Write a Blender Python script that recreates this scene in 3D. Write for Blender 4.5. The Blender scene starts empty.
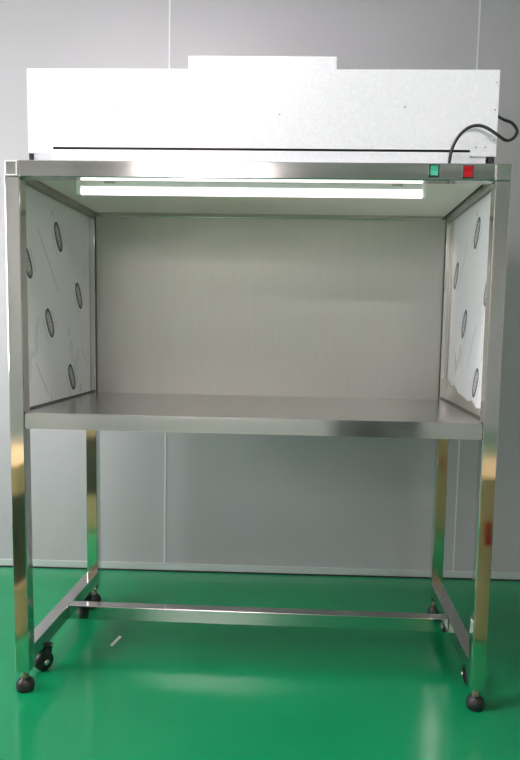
import bpy, bmesh, math, random
from mathutils import Vector, Matrix
random.seed(4)
S = bpy.context.scene
C = S.collection
PI = math.pi

# ------------------------------------------------------------------ helpers
ORIG = {}          # world origin of every object


def obj(name, bm, mats, parent=None, smooth=False, origin=None, kind=None, label=None):
    if not isinstance(mats, (list, tuple)):
        mats = [mats]
    bm.normal_update()
    if origin is None:
        lo = Vector((1e9,) * 3); hi = Vector((-1e9,) * 3)
        for v in bm.verts:
            for i in range(3):
                lo[i] = min(lo[i], v.co[i]); hi[i] = max(hi[i], v.co[i])
        origin = (lo + hi) / 2
        if parent is None:
            origin.z = lo.z
    origin = Vector(origin)
    bmesh.ops.translate(bm, verts=bm.verts, vec=-origin)
    me = bpy.data.meshes.new(name)
    bm.to_mesh(me); bm.free()
    for m in mats:
        me.materials.append(m)
    if smooth:
        for p in me.polygons:
            p.use_smooth = True
    o = bpy.data.objects.new(name, me)
    C.objects.link(o)
    ORIG[o] = origin
    if parent is not None:
        o.parent = parent
        o.location = origin - ORIG[parent]
    else:
        o.location = origin
    if kind:
        o['kind'] = kind
    if label:
        o['label'] = label
    return o


def dup(o, parent, delta, mirror_x=False):
    c = o.copy(); C.objects.link(c)
    c.parent = parent
    w = ORIG[o] + Vector(delta)
    ORIG[c] = w
    c.location = w - ORIG[parent]
    return c


def tag(o, label, cat, group=None):
    o['label'] = label; o['category'] = cat
    if group:
        o['group'] = group


def add_box(bm, x0, x1, y0, y1, z0, z1, bev=0.0, seg=2, mi=0):
    vs = [bm.verts.new((x, y, z)) for z in (z0, z1) for y in (y0, y1) for x in (x0, x1)]
    idx = [(0, 2, 3, 1), (4, 5, 7, 6), (0, 1, 5, 4), (2, 6, 7, 3), (0, 4, 6, 2), (1, 3, 7, 5)]
    fs = [bm.faces.new([vs[i] for i in f]) for f in idx]
    for f in fs:
        f.material_index = mi
    if bev > 0:
        es = list({e for f in fs for e in f.edges})
        r = bmesh.ops.bevel(bm, geom=es, offset=bev, segments=seg, affect='EDGES', profile=0.5)
        for f in r['faces']:
            f.material_index = mi
    return bm


def bx(*a, **k):
    return add_box(bmesh.new(), *a, **k)


def add_prism(bm, pts, z0, z1, bev=0.0):
    lo = [bm.verts.new((x, y, z0)) for x, y in pts]
    hi = [bm.verts.new((x, y, z1)) for x, y in pts]
    n = len(pts)
    fs = [bm.faces.new(lo[::-1]), bm.faces.new(hi)]
    for i in range(n):
        j = (i + 1) % n
        fs.append(bm.faces.new((lo[i], lo[j], hi[j], hi[i])))
    if bev:
        es = list({e for f in fs[:2] for e in f.edges})
        bmesh.ops.bevel(bm, geom=es, offset=bev, segments=2, affect='EDGES')
    return bm


def add_lathe(bm, prof, n=32, mat=None, mi=0):
    """prof: list of (radius, height) around the z axis; mat places it."""
    mat = mat or Matrix()
    rings = []
    for r, z in prof:
        if r < 1e-6:
            rings.append([bm.verts.new(mat @ Vector((0, 0, z)))])
        else:
            rings.append([bm.verts.new(mat @ Vector((r * math.cos(2 * PI * k / n), r * math.sin(2 * PI * k / n), z))) for k in range(n)])
    for a, b in zip(rings, rings[1:]):
        for k in range(n):
            j = (k + 1) % n
            if len(a) == 1 and len(b) == 1:
                continue
            if len(a) == 1:
                f = bm.faces.new((a[0], b[j], b[k]))
            elif len(b) == 1:
                f = bm.faces.new((a[k], a[j], b[0]))
            else:
                f = bm.faces.new((a[k], a[j], b[j], b[k]))
            f.material_index = mi
            f.smooth = True
    return bm


def catmull(P, sub=8):
    P = [Vector(p) for p in P]
    out = []
    for i in range(len(P) - 1):
        p0 = P[max(i - 1, 0)]; p1 = P[i]; p2 = P[i + 1]; p3 = P[min(i + 2, len(P) - 1)]
        for s in range(sub):
            t = s / sub
            out.append(0.5 * ((2 * p1) + (p2 - p0) * t + (2 * p0 - 5 * p1 + 4 * p2 - p3) * t * t + (3 * p1 - p0 - 3 * p2 + p3) * t ** 3))
    out.append(P[-1])
    return out


def add_tube(bm, path, r, n=12):
    up = Vector((0, 0, 1))
    prev = None
    rings = []
    for i, p in enumerate(path):
        d = (path[min(i + 1, len(path) - 1)] - path[max(i - 1, 0)]).normalized()
        if prev is None:
            a = d.orthogonal().normalized()
        else:
            a = (prev - d * prev.dot(d)).normalized()
        prev = a
        b = d.cross(a)
        rings.append([bm.verts.new(p + r * (math.cos(2 * PI * k / n) * a + math.sin(2 * PI * k / n) * b)) for k in range(n)])
    for A, B in zip(rings, rings[1:]):
        for k in range(n):
            f = bm.faces.new((A[k], A[(k + 1) % n], B[(k + 1) % n], B[k])); f.smooth = True
    bm.faces.new(rings[0][::-1]); bm.faces.new(rings[-1])
    return bm


# ------------------------------------------------------------------ materials
def mat(name, col, rough=0.5, metal=0.0, spec=0.5, **k):
    m = bpy.data.materials.new(name); m.use_nodes = True
    nt = m.node_tree
    b = nt.nodes['Principled BSDF']
    b.inputs['Base Color'].default_value = (*col, 1)
    b.inputs['Roughness'].default_value = rough
    b.inputs['Metallic'].default_value = metal
    b.inputs['Specular IOR Level'].default_value = spec
    for kk, v in k.items():
        b.inputs[kk].default_value = v
    return m


def N(m, t, **props):
    n = m.node_tree.nodes.new(t)
    for k, v in props.items():
        setattr(n, k, v)
    return n


def L(m, a, b):
    m.node_tree.links.new(a, b)


def noise_var(m, scale=(1, 1, 1), nscale=5, detail=4, col_a=None, col_b=None, rough=None, bump=0.0, bump_dist=0.002, coord='Object'):
    """vary colour / roughness / bump of material m by a 3D noise"""
    b = m.node_tree.nodes['Principled BSDF']
    tc = N(m, 'ShaderNodeTexCoord'); mp = N(m, 'ShaderNodeMapping')
    mp.inputs['Scale'].default_value = scale
    nz = N(m, 'ShaderNodeTexNoise'); nz.inputs['Scale'].default_value = nscale; nz.inputs['Detail'].default_value = detail
    L(m, tc.outputs[coord], mp.inputs['Vector']); L(m, mp.outputs['Vector'], nz.inputs['Vector'])
    if col_a:
        r = N(m, 'ShaderNodeValToRGB')
        r.color_ramp.elements[0].position = 0.3; r.color_ramp.elements[1].position = 0.7
        r.color_ramp.elements[0].color = (*col_a, 1); r.color_ramp.elements[1].color = (*col_b, 1)
        L(m, nz.outputs['Fac'], r.inputs['Fac']); L(m, r.outputs['Color'], b.inputs['Base Color'])
    if rough:
        mr = N(m, 'ShaderNodeMapRange')
        mr.inputs['From Min'].default_value = 0.3; mr.inputs['From Max'].default_value = 0.7
        mr.inputs['To Min'].default_value = rough[0]; mr.inputs['To Max'].default_value = rough[1]
        L(m, nz.outputs['Fac'], mr.inputs['Value']); L(m, mr.outputs['Result'], b.inputs['Roughness'])
    if bump:
        bp = N(m, 'ShaderNodeBump'); bp.inputs['Strength'].default_value = bump; bp.inputs['Distance'].default_value = bump_dist
        L(m, nz.outputs['Fac'], bp.inputs['Height']); L(m, bp.outputs['Normal'], b.inputs['Normal'])
    return m


M = {}
M['wall'] = noise_var(mat('painted_wall_panel', (.5, .52, .525), .38, 0, .35), nscale=1.3, col_a=(.425, .42, .43), col_b=(.455, .45, .46), rough=(.34, .42))
M['seam'] = mat('wall_joint_sealant', (.68, .69, .69), .5)
M['track'] = mat('aluminium_track', (.62, .64, .64), .35, .3)
M['unseen_door'] = mat('dark_grey_door', (.10, .10, .11), .4)
M['plainwall'] = mat('plain_white_paint', (.72, .70, .70), .6)
M['greywall'] = mat('plain_grey_paint', (.45, .42, .42), .6)
M['ceil'] = mat('ceiling_tile', (.75, .75, .74), .8)
M['floor'] = noise_var(mat('green_epoxy_floor', (.01, .2, .07), .2, 0, .28), nscale=2.2, detail=6, col_a=(.005, .24, .09), col_b=(.009, .285, .108), rough=(.14, .24), bump=.06, bump_dist=.01)
M['polish'] = noise_var(mat('polished_stainless_steel', (.76, .73, .71), .12, 1.0), nscale=9, detail=1, rough=(.07, .16), bump=.10, bump_dist=.006)
M['dark_seam'] = mat('dark_gap', (.02, .02, .02), .7)
M['brush'] = noise_var(mat('brushed_stainless_steel', (.60, .585, .54), .42, .85), scale=(60, 60, 2.5), nscale=3, detail=5, col_a=(.585, .57, .525), col_b=(.615, .60, .555), rough=(.42, .47))
M['worktop'] = noise_var(mat('worktop_stainless_steel', (.54, .53, .52), .22, 1.0), scale=(1.5, 40, 1.5), nscale=3, detail=2, rough=(.20, .27))
M['beam'] = noise_var(mat('satin_stainless_steel', (.60, .57, .56), .12, 1.0), scale=(1, 10, 10), nscale=3, detail=2, rough=(.09, .14))
M['white_panel'] = mat('cream_diffuser_mesh', (.88, .88, .79), .7)
M['plastic_white'] = mat('white_plastic', (.88, .88, .88), .35)
M['plug'] = mat('pale_plastic_plug', (.72, .68, .69), .3)
M['tube'] = mat('milky_tube_glass', (.85, .86, .88), .12)
M['tube'].node_tree.nodes['Principled BSDF'].inputs['Emission Color'].default_value = (1, .98, .95, 1)
M['tube'].node_tree.nodes['Principled BSDF'].inputs['Emission Strength'].default_value = .75
M['rubber'] = noise_var(mat('black_rubber', (.02, .02, .022), .45), nscale=40, rough=(.35, .55))
M['cable'] = mat('black_cable_sheath', (.022, .024, .022), .45)
M['zinc'] = mat('zinc_plated_steel', (.65, .62, .55), .25, 1.0)
M['rust'] = noise_var(mat('brownish_threaded_steel', (.35, .24, .17), .4, .7), nscale=60, col_a=(.3, .2, .13), col_b=(.5, .4, .3))
M['green'] = mat('green_rocker_plastic', (.12, .70, .48), .25)
M['red'] = mat('red_rocker_plastic', (.75, .012, .02), .25)
M['bezel'] = mat('dark_bezel_plastic', (.015, .03, .03), .35)
M['film'] = noise_var(mat('white_protective_film', (.86, .88, .90), .32), scale=(1, 1, .4), nscale=9, detail=3, rough=(.25, .42), bump=.25, bump_dist=.004)
M['ink'] = mat('dark_film_print', (.07, .075, .08), .5)
M['ink_light'] = mat('pale_film_print', (.42, .43, .45), .5)
M['ink_mid'] = mat('grey_film_print', (.33, .34, .35), .5)
M['gap_line'] = mat('dark_gap_strip', (.11, .10, .085), .5)
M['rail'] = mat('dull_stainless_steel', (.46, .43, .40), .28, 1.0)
M['paper'] = mat('white_paper', (.95, .95, .94), .6)
M['card'] = noise_var(mat('tan_cardboard', (.80, .58, .28), .8), nscale=6, col_a=(.76, .54, .26), col_b=(.84, .62, .31))
M['crate'] = mat('olive_plastic', (.09, .08, .05), .5)
M['tape'] = mat('red_tape', (.6, .03, .03), .4)

# galvanised sheet: crystalline spangle from voronoi cells
g = mat('galvanised_sheet', (.86, .86, .89), .45, .55)
b = g.node_tree.nodes['Principled BSDF']
tc = N(g, 'ShaderNodeTexCoord'); vo = N(g, 'ShaderNodeTexVoronoi'); vo.inputs['Scale'].default_value = 150
bw = N(g, 'ShaderNodeRGBToBW')
L(g, tc.outputs['Object'], vo.inputs['Vector']); L(g, vo.outputs['Color'], bw.inputs['Color'])
mr = N(g, 'ShaderNodeMapRange'); mr.inputs['To Min'].default_value = .42; mr.inputs['To Max'].default_value = .52
L(g, bw.outputs['Val'], mr.inputs['Value']); L(g, mr.outputs['Result'], b.inputs['Roughness'])
rp = N(g, 'ShaderNodeValToRGB')
rp.color_ramp.elements[0].color = (.85, .85, .90, 1); rp.color_ramp.elements[1].color = (.92, .92, .95, 1)
L(g, bw.outputs['Val'], rp.inputs['Fac']); L(g, rp.outputs['Color'], b.inputs['Base Color'])
M['galv'] = g


def emis(name, col, s):
    m = mat(name, col, .5)
    b = m.node_tree.nodes['Principled BSDF']
    b.inputs['Emission Color'].default_value = (*col, 1)
    b.inputs['Emission Strength'].default_value = s
    return m


M['lamp'] = emis('lit_lamp_diffuser', (1.0, .905, .935), 13.5)
M['daylight'] = emis('daylit_window_pane', (.97, .95, 1.0), 3.8)

# ------------------------------------------------------------------ room
XL, XR, YF, ZC = -2.3, 2.4, -5.4, 2.6
WY, WS = .996, .0168                       # back wall: y = WY + WS*x


def wally(x):
    return WY + WS * x


def struct(name, bm, m):
    return obj(name, bm, m, kind='structure')


struct('floor', bx(XL, XR, YF, 1.2, -.1, 0), M['floor'])
struct('ceiling', bx(XL, XR, YF, 1.2, ZC, ZC + .1), M['ceil'])
bm = bmesh.new(); add_prism(bm, [(XL, wally(XL)), (XR, wally(XR)), (XR, 1.2), (XL, 1.2)], 0, ZC)
struct('wall_back', bm, M['wall'])
struct('wall_right', bx(XR, XR + .1, YF, 1.2, 0, ZC), M['greywall'])
struct('wall_front', bx(XL, XR, YF - .1, YF, 0, ZC), M['plainwall'])
# left wall with a window opening
wy0, wy1, wz0, wz1 = -1.6, .55, .75, 1.75
bm = bmesh.new()
add_box(bm, XL - .1, XL, YF, wy0, 0, ZC); add_box(bm, XL - .1, XL, wy1, 1.2, 0, ZC)
add_box(bm, XL - .1, XL, wy0, wy1, 0, wz0); add_box(bm, XL - .1, XL, wy0, wy1, wz1, ZC)
struct('wall_left', bm, M['plainwall'])
bm = bmesh.new()
f = .05
for a in ((wy0, wy0 + f, wz0, wz1), (wy1 - f, wy1, wz0, wz1), (wy0, wy1, wz0, wz0 + f), (wy0, wy1, wz1 - f, wz1), ((wy0 + wy1) / 2 - .025, (wy0 + wy1) / 2 + .025, wz0, wz1)):
    add_box(bm, XL - .07, XL + .01, a[0], a[1], a[2], a[3])
win = struct('window_1', bm, M['plastic_white'])
obj('pane', bx(XL - .05, XL - .04, wy0, wy1, wz0, wz1), M['daylight'], win)
dr = struct('unseen_door_1', bx(.38, 1.32, YF, YF + .045, 0, 2.05, bev=.003), M['unseen_door'])  # unseen door, added for a dark reflection in the worktop's front edge
bm = bmesh.new()
for a in ((.31, .38, 0, 2.12), (1.32, 1.39, 0, 2.12), (.38, 1.32, 2.05, 2.12)):
    add_box(bm, a[0], a[1], YF, YF + .06, a[2], a[3])
obj('door_frame', bm, M['plastic_white'], dr)
obj('door_handle', bx(.43, .55, YF + .045, YF + .085, 1.0, 1.025, bev=.004), M['zinc'], dr)
# base channel the wall panels stand in
bm = bmesh.new()
add_prism(bm, [(XL, wally(XL) - .006), (XR, wally(XR) - .006), (XR, wally(XR)), (XL, wally(XL))], .006, .034, .001)
struct('baseboard_back', bm, M['track'])
bm = bmesh.new()
add_prism(bm, [(XL, wally(XL) - .009), (XR, wally(XR) - .009), (XR, wally(XR)), (XL, wally(XL))], 0, .006)
struct('trim_1', bm, M['dark_seam'])
# vertical joints between wall panels
for i, (xb, xt) in enumerate(((-.445, -.428), (.774, .778), (-1.665, -1.65), (1.99, 1.99))):
    bm = bmesh.new()
    vs = []
    for z in (.034, ZC):
        x = xb + (xt - xb) * z / 2.0
        for dx, dy in ((-.003, 0), (.003, 0), (.003, -.0015), (-.003, -.0015)):
            vs.append(bm.verts.new((x + dx, wally(x) + dy, z)))
    for k in range(4):
        bm.faces.new((vs[k], vs[(k + 1) % 4], vs[4 + (k + 1) % 4], vs[4 + k]))
    struct('trim_%d' % (i + 2), bm, M['seam'])

# ceiling lamps of the room; the right one is added as fill
for i, (x, y, hl, lab) in enumerate(((-.95, -5.02, .6, 'recessed ceiling lamp at the far end of the room, mirrored white in the front beam'),
                                 (-.6, -.42, .48, 'recessed ceiling lamp overhead before the bench, casting its shadow under the worktop'),
                                 (1.15, -2.6, .36, 'recessed ceiling lamp added on the right behind the camera to brighten the left film'))):
    bm = bmesh.new()
    for a in ((-hl - .02, -hl, -.17, .17), (hl, hl + .02, -.17, .17), (-hl, hl, -.17, -.15), (-hl, hl, .15, .17)):
        add_box(bm, x + a[0], x + a[1], y + a[2], y + a[3], ZC - .03, ZC)
    fr = obj('ceiling_lamp', bm, M['plastic_white'], origin=(x, y, ZC))
    obj('diffuser', bx(x - hl, x + hl, y - .15, y + .15, ZC - .022, ZC - .012), M['lamp'], fr)
    tag(fr, lab, 'ceiling lamp', 'ceiling lamps of the room')

# ------------------------------------------------------------------ clean bench
XA, XB, D, P = -.65, .65, .65, .04
ZB, ZT, TT, ZM, ZH = .059, .792, .043, 1.409, 1.452
root = bpy.data.objects.new('clean_bench', None); C.objects.link(root)
root.location = (0, D / 2, 0); ORIG[root] = Vector((0, D / 2, 0))
root.empty_display_size = .2
tag(root, 'stainless steel laminar flow clean bench with white galvanised top box on green floor', 'clean bench')
Bv = .0025

for x in (XA, XB - P):
    for y in (0, D - P):
        obj('leg', bx(x, x + P, y, y + P, ZB, ZM, bev=Bv), M['polish'], root)
# top frame
beam = obj('front_beam', bx(XA + P, XB - P, 0, P, ZM, ZH, bev=Bv), M['beam'], root)
obj('rear_beam', bx(XA + P, XB - P, D - P, D, ZM, ZH, bev=Bv), M['beam'], root)
for x in (XA, XB - P):
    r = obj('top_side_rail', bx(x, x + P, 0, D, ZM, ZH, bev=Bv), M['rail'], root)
    bm = bmesh.new()
    add_box(bm, x + .002, x + P - .002, -.0015, .0005, ZM + .002, ZH - .002, bev=.0007)
    if x < 0:
        bm.free(); bm = bmesh.new()
        for a in ((.003, .0355, .0025, .006), (.003, .0355, .037, .0405), (.003, .0065, .006, .037), (.032, .0355, .006, .037)):
            add_box(bm, x + a[0], x + a[1], -.002, .0005, ZM + a[2], ZM + a[3], bev=.0006)
        add_box(bm, x + .0065, x + .032, -.0006, .0005, ZM + .006, ZM + .037, mi=1)
    obj('end_cap', bm, [M['plug'], M['polish']] if x < 0 else M['polish'], r)
# lower frame
for x in (XA, XB - P):
    obj('lower_side_rail', bx(x, x + P, P, D - P, .081, .127, bev=Bv), M['beam'], root)
obj('stretcher', bx(XA + P, XB - P, .307, .347, .081, .127, bev=Bv), M['beam'], root)
# worktop, notched around the legs
bm = bmesh.new()
e = .0006
pts = [(XA + P + e, 0), (XB - P - e, 0), (XB - P - e, P + e), (XB, P + e), (XB, D - P - e), (XB - P - e, D - P - e), (XB - P - e, D), (XA + P + e, D), (XA + P + e, D - P - e), (XA, D - P - e), (XA, P + e), (XA + P + e, P + e)]
add_prism(bm, pts, ZT - TT, ZT)
for v in bm.verts:
    if v.co.y < .001 and v.co.z > ZT - .001:
        v.co.y += .0022
bmesh.ops.bevel(bm, geom=bm.edges[:], offset=.003, segments=2, affect='EDGES')
for f_ in bm.faces:
    f_.normal_update()
    if f_.normal.y < -.9 and f_.calc_center_median().y < .01:
        f_.material_index = 1
obj('worktop', bm, [M['worktop'], M['polish']], root)
# back panel
bp_ = obj('back_panel', bx(XA + P, XB - P, .618, .624, ZT, ZM + .03), M['brush'], root)
obj('gap_strip', bx(XA + P + .004, XB - P - .006, .6155, .618, 1.4195, 1.424), M['gap_line'], bp_)  # added dark strips that draw the gap lines around the back panel
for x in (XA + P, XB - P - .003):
    obj('gap_strip', bx(x, x + .003, .611, .618, ZT, 1.4195), M['gap_line'], bp_)


# side panels with printed protective film
def film_mesh(X, s, outline, ovals, lines):
    """thin film in the y-z plane at x = X facing s (+1 right, -1 left); prints lie on its face"""
    bm = bmesh.new()
    t = .0004
    A = [bm.verts.new((X, y, z)) for y, z in outline]
    B = [bm.verts.new((X + s * t, y, z)) for y, z in outline]
    f1 = bm.faces.new(A); f2 = bm.faces.new(B)
    n = len(A)
    for i in range(n):
        bm.faces.new((A[i], A[(i + 1) % n], B[(i + 1) % n], B[i]))

    ymin = min(p[0] for p in outline); ymax = max(p[0] for p in outline)
    zmin = min(p[1] for p in outline); zmax = max(p[1] for p in outline)

    def clip(y, z):
        return min(max(y, ymin + .001), ymax - .001), min(max(z, zmin + .001), zmax - .001)

    def poly(pts, h, mi):
        vs = [bm.verts.new((X + s * (t + h), *clip(y, z))) for y, z in pts]
        fc = bm.faces.new(vs); fc.material_index = mi

    def rect(c, d, u0, u1, v0, v1, h, mi):
        nrm = (-d[1], d[0])
        poly([(c[0] + d[0] * u + nrm[0] * v, c[1] + d[1] * u + nrm[1] * v) for u, v in ((u0, v0), (u1, v0), (u1, v1), (u0, v1))], h, mi)

    ln = math.hypot(.047, .076)
    d = (.047 / ln, -.076 / ln); nr = (-d[1], d[0])
    for c in ovals:
        def ell(a, bb):
            # flattened stadium-like oval
            out = []
            for k in range(40):
                th = 2 * PI * k / 40
                cu = math.copysign(abs(math.cos(th)) ** .8, math.cos(th)); sv = math.copysign(abs(math.sin(th)) ** .8, math.sin(th))
                u, v = a * cu, bb * sv
                out.append((c[0] + d[0] * u + nr[0] * v, c[1] + d[1] * u + nr[1] * v))
            return out
        poly(ell(.048, .0235), .0001, 1)
        poly(ell(.040, .0155), .0002, 3)
        # unreadable print inside the oval: short strokes
        u = -.030
        k = 0
        while u < .029:
            w = (.006, .004, .007, .005)[k % 4]
            rect(c, d, u, u + w * .45, -.0085, .0085, .0003, 0)
            rect(c, d, u, u + w, (-.0085, .0045, -.002)[k % 3], (-.0045, .0085, .002)[k % 3], .0003, 0)
            u += w + .003; k += 1
        # pale small print lines on both sides
        for v in (-.038, .037):
            u = -.035 + (.012 if v > 0 else 0)
            while u < .045:
                w = random.uniform(.004, .010)
                rect(c, d, u, u + w, v - .0014, v + .0014, .0001, 2); u += w + .0016
    for (y0, z0, y1, z1) in lines:
        l2 = math.hypot(y1 - y0, z1 - z0); dd = ((y1 - y0) / l2, (z1 - z0) / l2)
        u = 0
        while u < l2:
            w = random.uniform(.006, .014)
            rect((y0, z0), dd, u, min(u + w, l2), -.0015, .0015, .0001, 2); u += w + .0015
    bmesh.ops.recalc_face_normals(bm, faces=[f1, f2])
    return bm


for s in (1, -1):
    # s=+1: left panel faces right
    X = XA + .02 if s == 1 else XB - .02
    pan = obj('side_panel', bx(X - .001, X + .001, P, D - P + .004, ZT, ZM), M['brush'], root)
    if s == 1:
        outline = [(P + .001, ZT + .006), (.603, ZT + .004), (.603, 1.404), (P + .001, 1.404)]
        ov = [(.317, 1.298), (.495, 1.128), (.238, 1.034), (.419, .86), (.085, 1.199)]
        ln = [(.16, 1.302, .314, 1.131), (.52, .95, .58, .89), (.13, .92, .22, .82)]
    else:
        outline = [(P + .001, .815), (.10, .822), (.16, .815), (.21, .832), (.27, .825), (.33, .832), (.40, .838), (.46, .858), (.50, .852), (.55, .868), (.575, .868), (.57, 1.1), (.575, 1.404), (P + .001, 1.404)]
        ov = [(.245, 1.315), (.508, 1.214), (.10, 1.144), (.359, 1.055), (.183, .885)]
        ln = [(.36, 1.30, .47, 1.16), (.20, 1.05, .30, .92)]
    obj('protective_film', film_mesh(X + s * .001, s, outline, ov, ln), [M['film'], M['ink'], M['ink_light'], M['ink_mid']], pan)
    obj('gap_strip', bx(X - .005, X + .005, P, D - P, ZT, ZT + .0055), M['gap_line'], pan)  # added dark strip that draws the line between panel and worktop

# diffuser ceiling of the work zone
obj('ceiling_diffuser', bx(XA + P + .004, XB - P - .006, P, .618, 1.424, 1.436), M['white_panel'], root)

# lamp under the diffuser
x0, x1 = -.490, .454
bm = bx(x0 + .012, x1 - .012, .088, .114, 1.4045, 1.419, bev=.002)
lamp = obj('bench_lamp', bm, M['plastic_white'], root)
bm = bmesh.new()
add_lathe(bm, [(0, x0 + .01), (.0095, x0 + .01), (.0095, x1 - .01), (0, x1 - .01)], 24, Matrix.Translation((0, .099, 1.393)) @ Matrix.Rotation(PI / 2, 4, 'Y'))
obj('lamp_tube', bm, M['tube'], lamp)
for x in (x0, x1 - .011):
    obj('end_cap', bx(x, x + .011, .084, .116, 1.382, 1.4195, bev=.003), M['plastic_white'], lamp)
for x in (-.40, .375):
    obj('mounting_clip', bx(x - .014, x + .014, .084, .118, 1.412, 1.4245, bev=.001), M['zinc'], lamp)

# switches on the front beam
for cx, cz, key, lab in ((.456, 1.4325, 'green', 'green rocker switch'), (.541, 1.4305, 'red', 'red rocker switch')):
    bm = bmesh.new()
    hw, hh, fr_ = .0130, .0155, .0036
    if key == 'red':
        fr_ = .0024
    for a in ((-hw, hw, hh - fr_, hh), (-hw, hw, -hh, -hh + fr_), (-hw, -hw + fr_, -hh, hh), (hw - fr_, hw, -hh, hh)):
        add_box(bm, cx + a[0], cx + a[1], -.004, .0, cz + a[2], cz + a[3], bev=.0005)
    add_box(bm, cx - hw + .001, cx + hw - .001, -.0012, 0, cz - hh + .001, cz + hh - .001)
    sw = obj('switch', bm, M['bezel'], beam, label=lab + ' with dark surround')
    # rocker: wedge with its lower half pressed in
    bm = bmesh.new()
    w = hw - fr_ - .0003; h = hh - fr_ - .0003
    prof = [(-.0012, -h), (-.0030, -h), (-.0040, 0), (-.0075, h), (-.0012, h)]
    A = [bm.verts.new((cx - w, y, cz + z)) for y, z in prof]; B = [bm.verts.new((cx + w, y, cz + z)) for y, z in prof]
    bm.faces.new(A[::-1]); bm.faces.new(B)
    for i in range(5):
        bm.faces.new((A[i], A[(i + 1) % 5], B[(i + 1) % 5], B[i]))
    bmesh.ops.recalc_face_normals(bm, faces=bm.faces)
    obj('rocker', bm, M[key], sw, label=lab[:lab.index(' ')] + ' rocker')

# galvanised blower box
HX0, HX1, HZ0, HZ1, HY0, HY1 = -.593, .614, 1.474, 1.685, .02, .62
SX0, SX1, SZ0, SZ1 = -.527, .548, 1.4835, 1.4895
bm = bmesh.new()
xs = [HX0, SX0, SX1, HX1]; zs = [HZ0, SZ0, SZ1, HZ1]
grid = {(i, j): bm.verts.new((xs[i], HY0, zs[j])) for i in range(4) for j in range(4)}
for i in range(3):
    for j in range(3):
        if (i, j) == (1, 1):
            continue
        bm.faces.new((grid[i, j], grid[i + 1, j], grid[i + 1, j + 1], grid[i, j + 1]))
q = [grid[1, 1], grid[2, 1], grid[2, 2], grid[1, 2]]
qb = [bm.verts.new((v.co.x, HY0 + .03, v.co.z)) for v in q]
for i in range(4):
    bm.faces.new((q[i], q[(i + 1) % 4], qb[(i + 1) % 4], qb[i])).material_index = 1
bm.faces.new(qb).material_index = 1
back = {(i, j): bm.verts.new((xs[i], HY1, zs[j])) for i in (0, 3) for j in (0, 3)}
bm.faces.new([back[0, 0], back[0, 3], back[3, 3], back[3, 0]])
bm.faces.new([grid[i, 3] for i in range(4)] + [back[3, 3], back[0, 3]])
bm.faces.new([grid[i, 0] for i in (3, 2, 1, 0)] + [back[0, 0], back[3, 0]])
bm.faces.new([grid[0, j] for j in range(4)] + [back[0, 3], back[0, 0]])
bm.faces.new([grid[3, j] for j in (3, 2, 1, 0)] + [back[3, 0], back[3, 3]])
bmesh.ops.recalc_face_normals(bm, faces=bm.faces)
hood = obj('blower_box', bm, [M['galv'], M['dark_seam']], root)
obj('fan_cover', bx(-.173, .205, HY0 + .001, .50, HZ1, 1.7165, bev=.001), M['galv'], hood)
obj('front_flange', bx(SX0, SX1, HY0 - .0005, HY0 + .014, ZH, SZ0, bev=.0004), M['galv'], hood)
obj('base_tray', bx(-.582, .590, HY0 + .008, .61, ZH, HZ0), M['galv'], hood)
for x in (-.594, .596):
    for y in (HY0 + .006, .585):
        obj('support_pad', bx(x, x + .0125 if x < 0 else x + .016, y, y + .03, ZH, HZ0, bev=.001), M['rubber'], hood)
for x, z in ((.607, 1.655), (.606, 1.588), (.606, 1.517), (-.582, 1.656), (-.584, 1.587), (-.585, 1.519), (.563, 1.496), (.585, 1.496), (-.356, 1.593), (.061, 1.575), (.38, 1.594)):
    bm = bmesh.new()
    add_lathe(bm, [(0, .0012), (.0016, .0010), (.0025, 0)], 12, Matrix.Translation((x, HY0, z)) @ Matrix.Rotation(PI / 2, 4, 'X'))
    obj('rivet', bm, M['zinc'], hood)

# power cord: out of the beam, over the box front, round its side
path = [(.4949, .012, 1.449), (.5, .010, 1.4865), (.5151, .008, 1.5191), (.5374, .006, 1.5394), (.5608, .004, 1.5452), (.5839, .003, 1.5388), (.6092, .002, 1.5227),
        (.6297, .006, 1.5113), (.6456, .015, 1.5134), (.6618, .03, 1.5262), (.6717, .05, 1.548), (.665, .075, 1.5727), (.6523, .10, 1.5877), (.6464, .13, 1.6037), (.640, .16, 1.622), (.628, .20, 1.632), (.611, .225, 1.635)]
bm = bmesh.new(); add_tube(bm, catmull(path, 10), .0039)
obj('power_cord', bm, M['cable'], root)

# levelling feet
foot_prof = [(0, 0), (.0215, 0), (.0235, .004), (.0252, .012), (.0248, .019), (.0218, .027), (.0155, .033), (.0125, .0345), (.0125, .036), (0, .036)]
first = None
for x in (XA + P / 2, XB - P / 2):
    for y in (P / 2, D - P / 2):
        if first is None:
            bm = bmesh.new(); add_lathe(bm, foot_prof, 32, Matrix.Translation((x, y, 0)))
            ft = obj('levelling_foot', bm, M['rubber'], root, origin=(x, y, 0))
            bm = bmesh.new(); add_lathe(bm, [(0, .034), (.0105, .034), (.0105, .046), (.0085, .047), (.0085, .0605), (0, .0605)], 6, Matrix.Translation((x, y, 0)))
            for f_ in bm.faces:
                f_.smooth = False
            st = obj('threaded_stem', bm, M['rust'], ft)
            first = (ft, st, x, y)
        else:
            d = (x - first[2], y - first[3], 0)
            f2 = dup(first[0], root, d); dup(first[1], f2, d)


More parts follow.
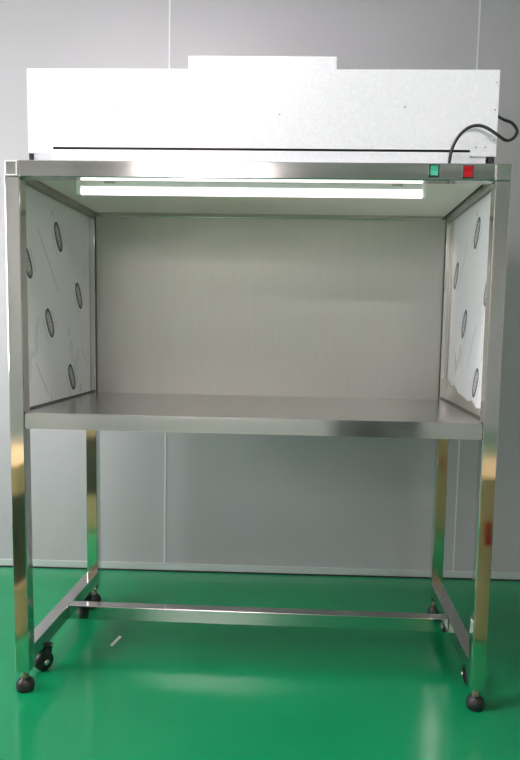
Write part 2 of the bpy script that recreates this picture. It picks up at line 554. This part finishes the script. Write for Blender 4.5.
# swivel casters beside the feet, under the side rails
def caster(cx, cy, yaw):
    top = .081
    R_ = Matrix.Translation((cx, cy, 0)) @ Matrix.Rotation(yaw, 4, 'Z')
    bm = bmesh.new()
    add_box(bm, -.018, .018, -.022, .022, top - .004, top, bev=.001)
    add_lathe(bm, [(0, top - .012), (.014, top - .012), (.016, top - .008), (.016, top - .004), (0, top - .004)], 20)
    for sx in (-1, 1):
        a, c = (.014, .0165) if sx > 0 else (-.0165, -.014)
        vs = []
        for x in (a, c):
            vs.append([bm.verts.new((x, y, z)) for y, z in ((-.020, top - .010), (.020, top - .010), (.013, .026), (.0, .016), (-.013, .026))])
        bm.faces.new(vs[0]); bm.faces.new(vs[1][::-1])
        for i in range(5):
            bm.faces.new((vs[0][i], vs[0][(i + 1) % 5], vs[1][(i + 1) % 5], vs[1][i]))
    add_box(bm, -.0165, .0165, -.020, .020, top - .013, top - .010)
    bmesh.ops.recalc_face_normals(bm, faces=bm.faces)
    bm.transform(R_)
    k = obj('caster', bm, M['rubber'], root)
    W = R_ @ Matrix.Translation((0, 0, .0285)) @ Matrix.Rotation(PI / 2, 4, 'Y')
    bm = bmesh.new()
    add_lathe(bm, [(.006, -.013), (.017, -.013), (.018, -.011), (.0245, -.012), (.0285, -.007), (.0285, .007), (.0245, .012), (.018, .011), (.017, .013), (.006, .013)], 32, W)
    obj('wheel', bm, M['rubber'], k)
    bm = bmesh.new()
    for sg in (-1, 1):
        add_lathe(bm, [(0, sg * .021), (.007, sg * .0205), (.009, sg * .0185), (.009, sg * .0165)], 12, W)
    add_lathe(bm, [(.004, -.0166), (.004, .0166)], 12, W)
    bmesh.ops.recalc_face_normals(bm, faces=bm.faces)
    obj('axle_bolt', bm, M['zinc'], k)


caster(-.622, .132, math.radians(-38))
caster(-.630, .525, math.radians(-38))
caster(.640, .150, math.radians(175))
caster(.628, .53, math.radians(178))

# ------------------------------------------------------------------ loose things
bm = bmesh.new()
vs = [(-.472, .299, .0005), (-.463, .294, .0005), (-.450, .356, .003), (-.459, .363, .004)]
A = [bm.verts.new(v) for v in vs]; B = [bm.verts.new((v[0], v[1], v[2] + .0012)) for v in vs]
bm.faces.new(A[::-1]); bm.faces.new(B)
for i in range(4):
    bm.faces.new((A[i], A[(i + 1) % 4], B[(i + 1) % 4], B[i]))
tag(obj('paper_scrap', bm, M['paper']), 'small white paper scrap on the green floor before the stretcher', 'paper scrap')


# things standing just outside the frame that the polished legs mirror
def carton(name, x, y, z, w, dpt, h, yaw, m, tape=None):
    bm = bx(-w / 2, w / 2, -dpt / 2, dpt / 2, 0, h, bev=.003)
    Rm = Matrix.Translation((x, y, z)) @ Matrix.Rotation(yaw, 4, 'Z')
    bm.transform(Rm)
    o = obj(name, bm, m, origin=(x, y, z))
    bm = bmesh.new()
    if tape:
        for a in tape:
            bt = bx(a[0], a[1], dpt / 2, dpt / 2 + .0008, a[2], a[3]); bt.transform(Rm)
            obj('tape', bt, M['tape'], o)
        bm.free()
    else:
        add_box(bm, -.025, .025, -dpt / 2 + .02, dpt / 2 - .02, h, h + .0008)
        bm.transform(Rm)
        obj('tape', bm, M['card'], o)
    return o


o = carton('carton', .99, -.61, 0, .56, .36, .56, 0, M['card'], [(-.247, -.222, .33, .41), (-.165, -.14, .33, .40)])
tag(o, 'tall tan cardboard carton with a red mark, mirrored in the right legs', 'carton')
o = carton('carton', -1.05, -.54, 0, .54, .40, .17, 0, M['card'])
tag(o, 'low tan carton at the bottom of the stack mirrored in the left legs', 'carton')
o = carton('crate', -1.05, -.54, .171, .52, .39, .30, 0, M['crate'])
tag(o, 'dark olive plastic crate between two tan cartons mirrored in left legs', 'crate')
o = carton('carton', -1.05, -.54, .472, .52, .38, .10, 0, M['card'])
tag(o, 'shallow tan carton on top of the dark crate mirrored in left legs', 'carton')

# ------------------------------------------------------------------ camera (fitted to the photograph)
cd = bpy.data.cameras.new('camera'); cam = bpy.data.objects.new('camera', cd); C.objects.link(cam)
yaw, pitch, roll, fpx = -.0410, -.1006, .0186, 673.93
fw = Vector((math.sin(yaw) * math.cos(pitch), math.cos(yaw) * math.cos(pitch), math.sin(pitch)))
r0 = Vector((math.cos(yaw), -math.sin(yaw), 0)); u0 = r0.cross(fw)
rt = math.cos(roll) * r0 + math.sin(roll) * u0; up = -math.sin(roll) * r0 + math.cos(roll) * u0
Mx = Matrix((rt, up, -fw)).transposed().to_4x4()
Mx.translation = (.1556, -1.7652, 1.0235)
cam.matrix_world = Mx
cd.sensor_fit = 'VERTICAL'; cd.sensor_height = 24; cd.lens = fpx / 760 * 24
cd.shift_x = -22.2 / 760; cd.shift_y = 18.96 / 760
cd.clip_start = .02
S.camera = cam

# ------------------------------------------------------------------ world, view
w = bpy.data.worlds.new('world'); S.world = w; w.use_nodes = True
w.node_tree.nodes['Background'].inputs[0].default_value = (.6, .7, .8, 1)
w.node_tree.nodes['Background'].inputs[1].default_value = .3
S.view_settings.view_transform = 'Standard'; S.view_settings.look = 'None'
S.view_settings.exposure = 1.45; S.view_settings.gamma = 1.0
S.view_settings.use_curve_mapping = False
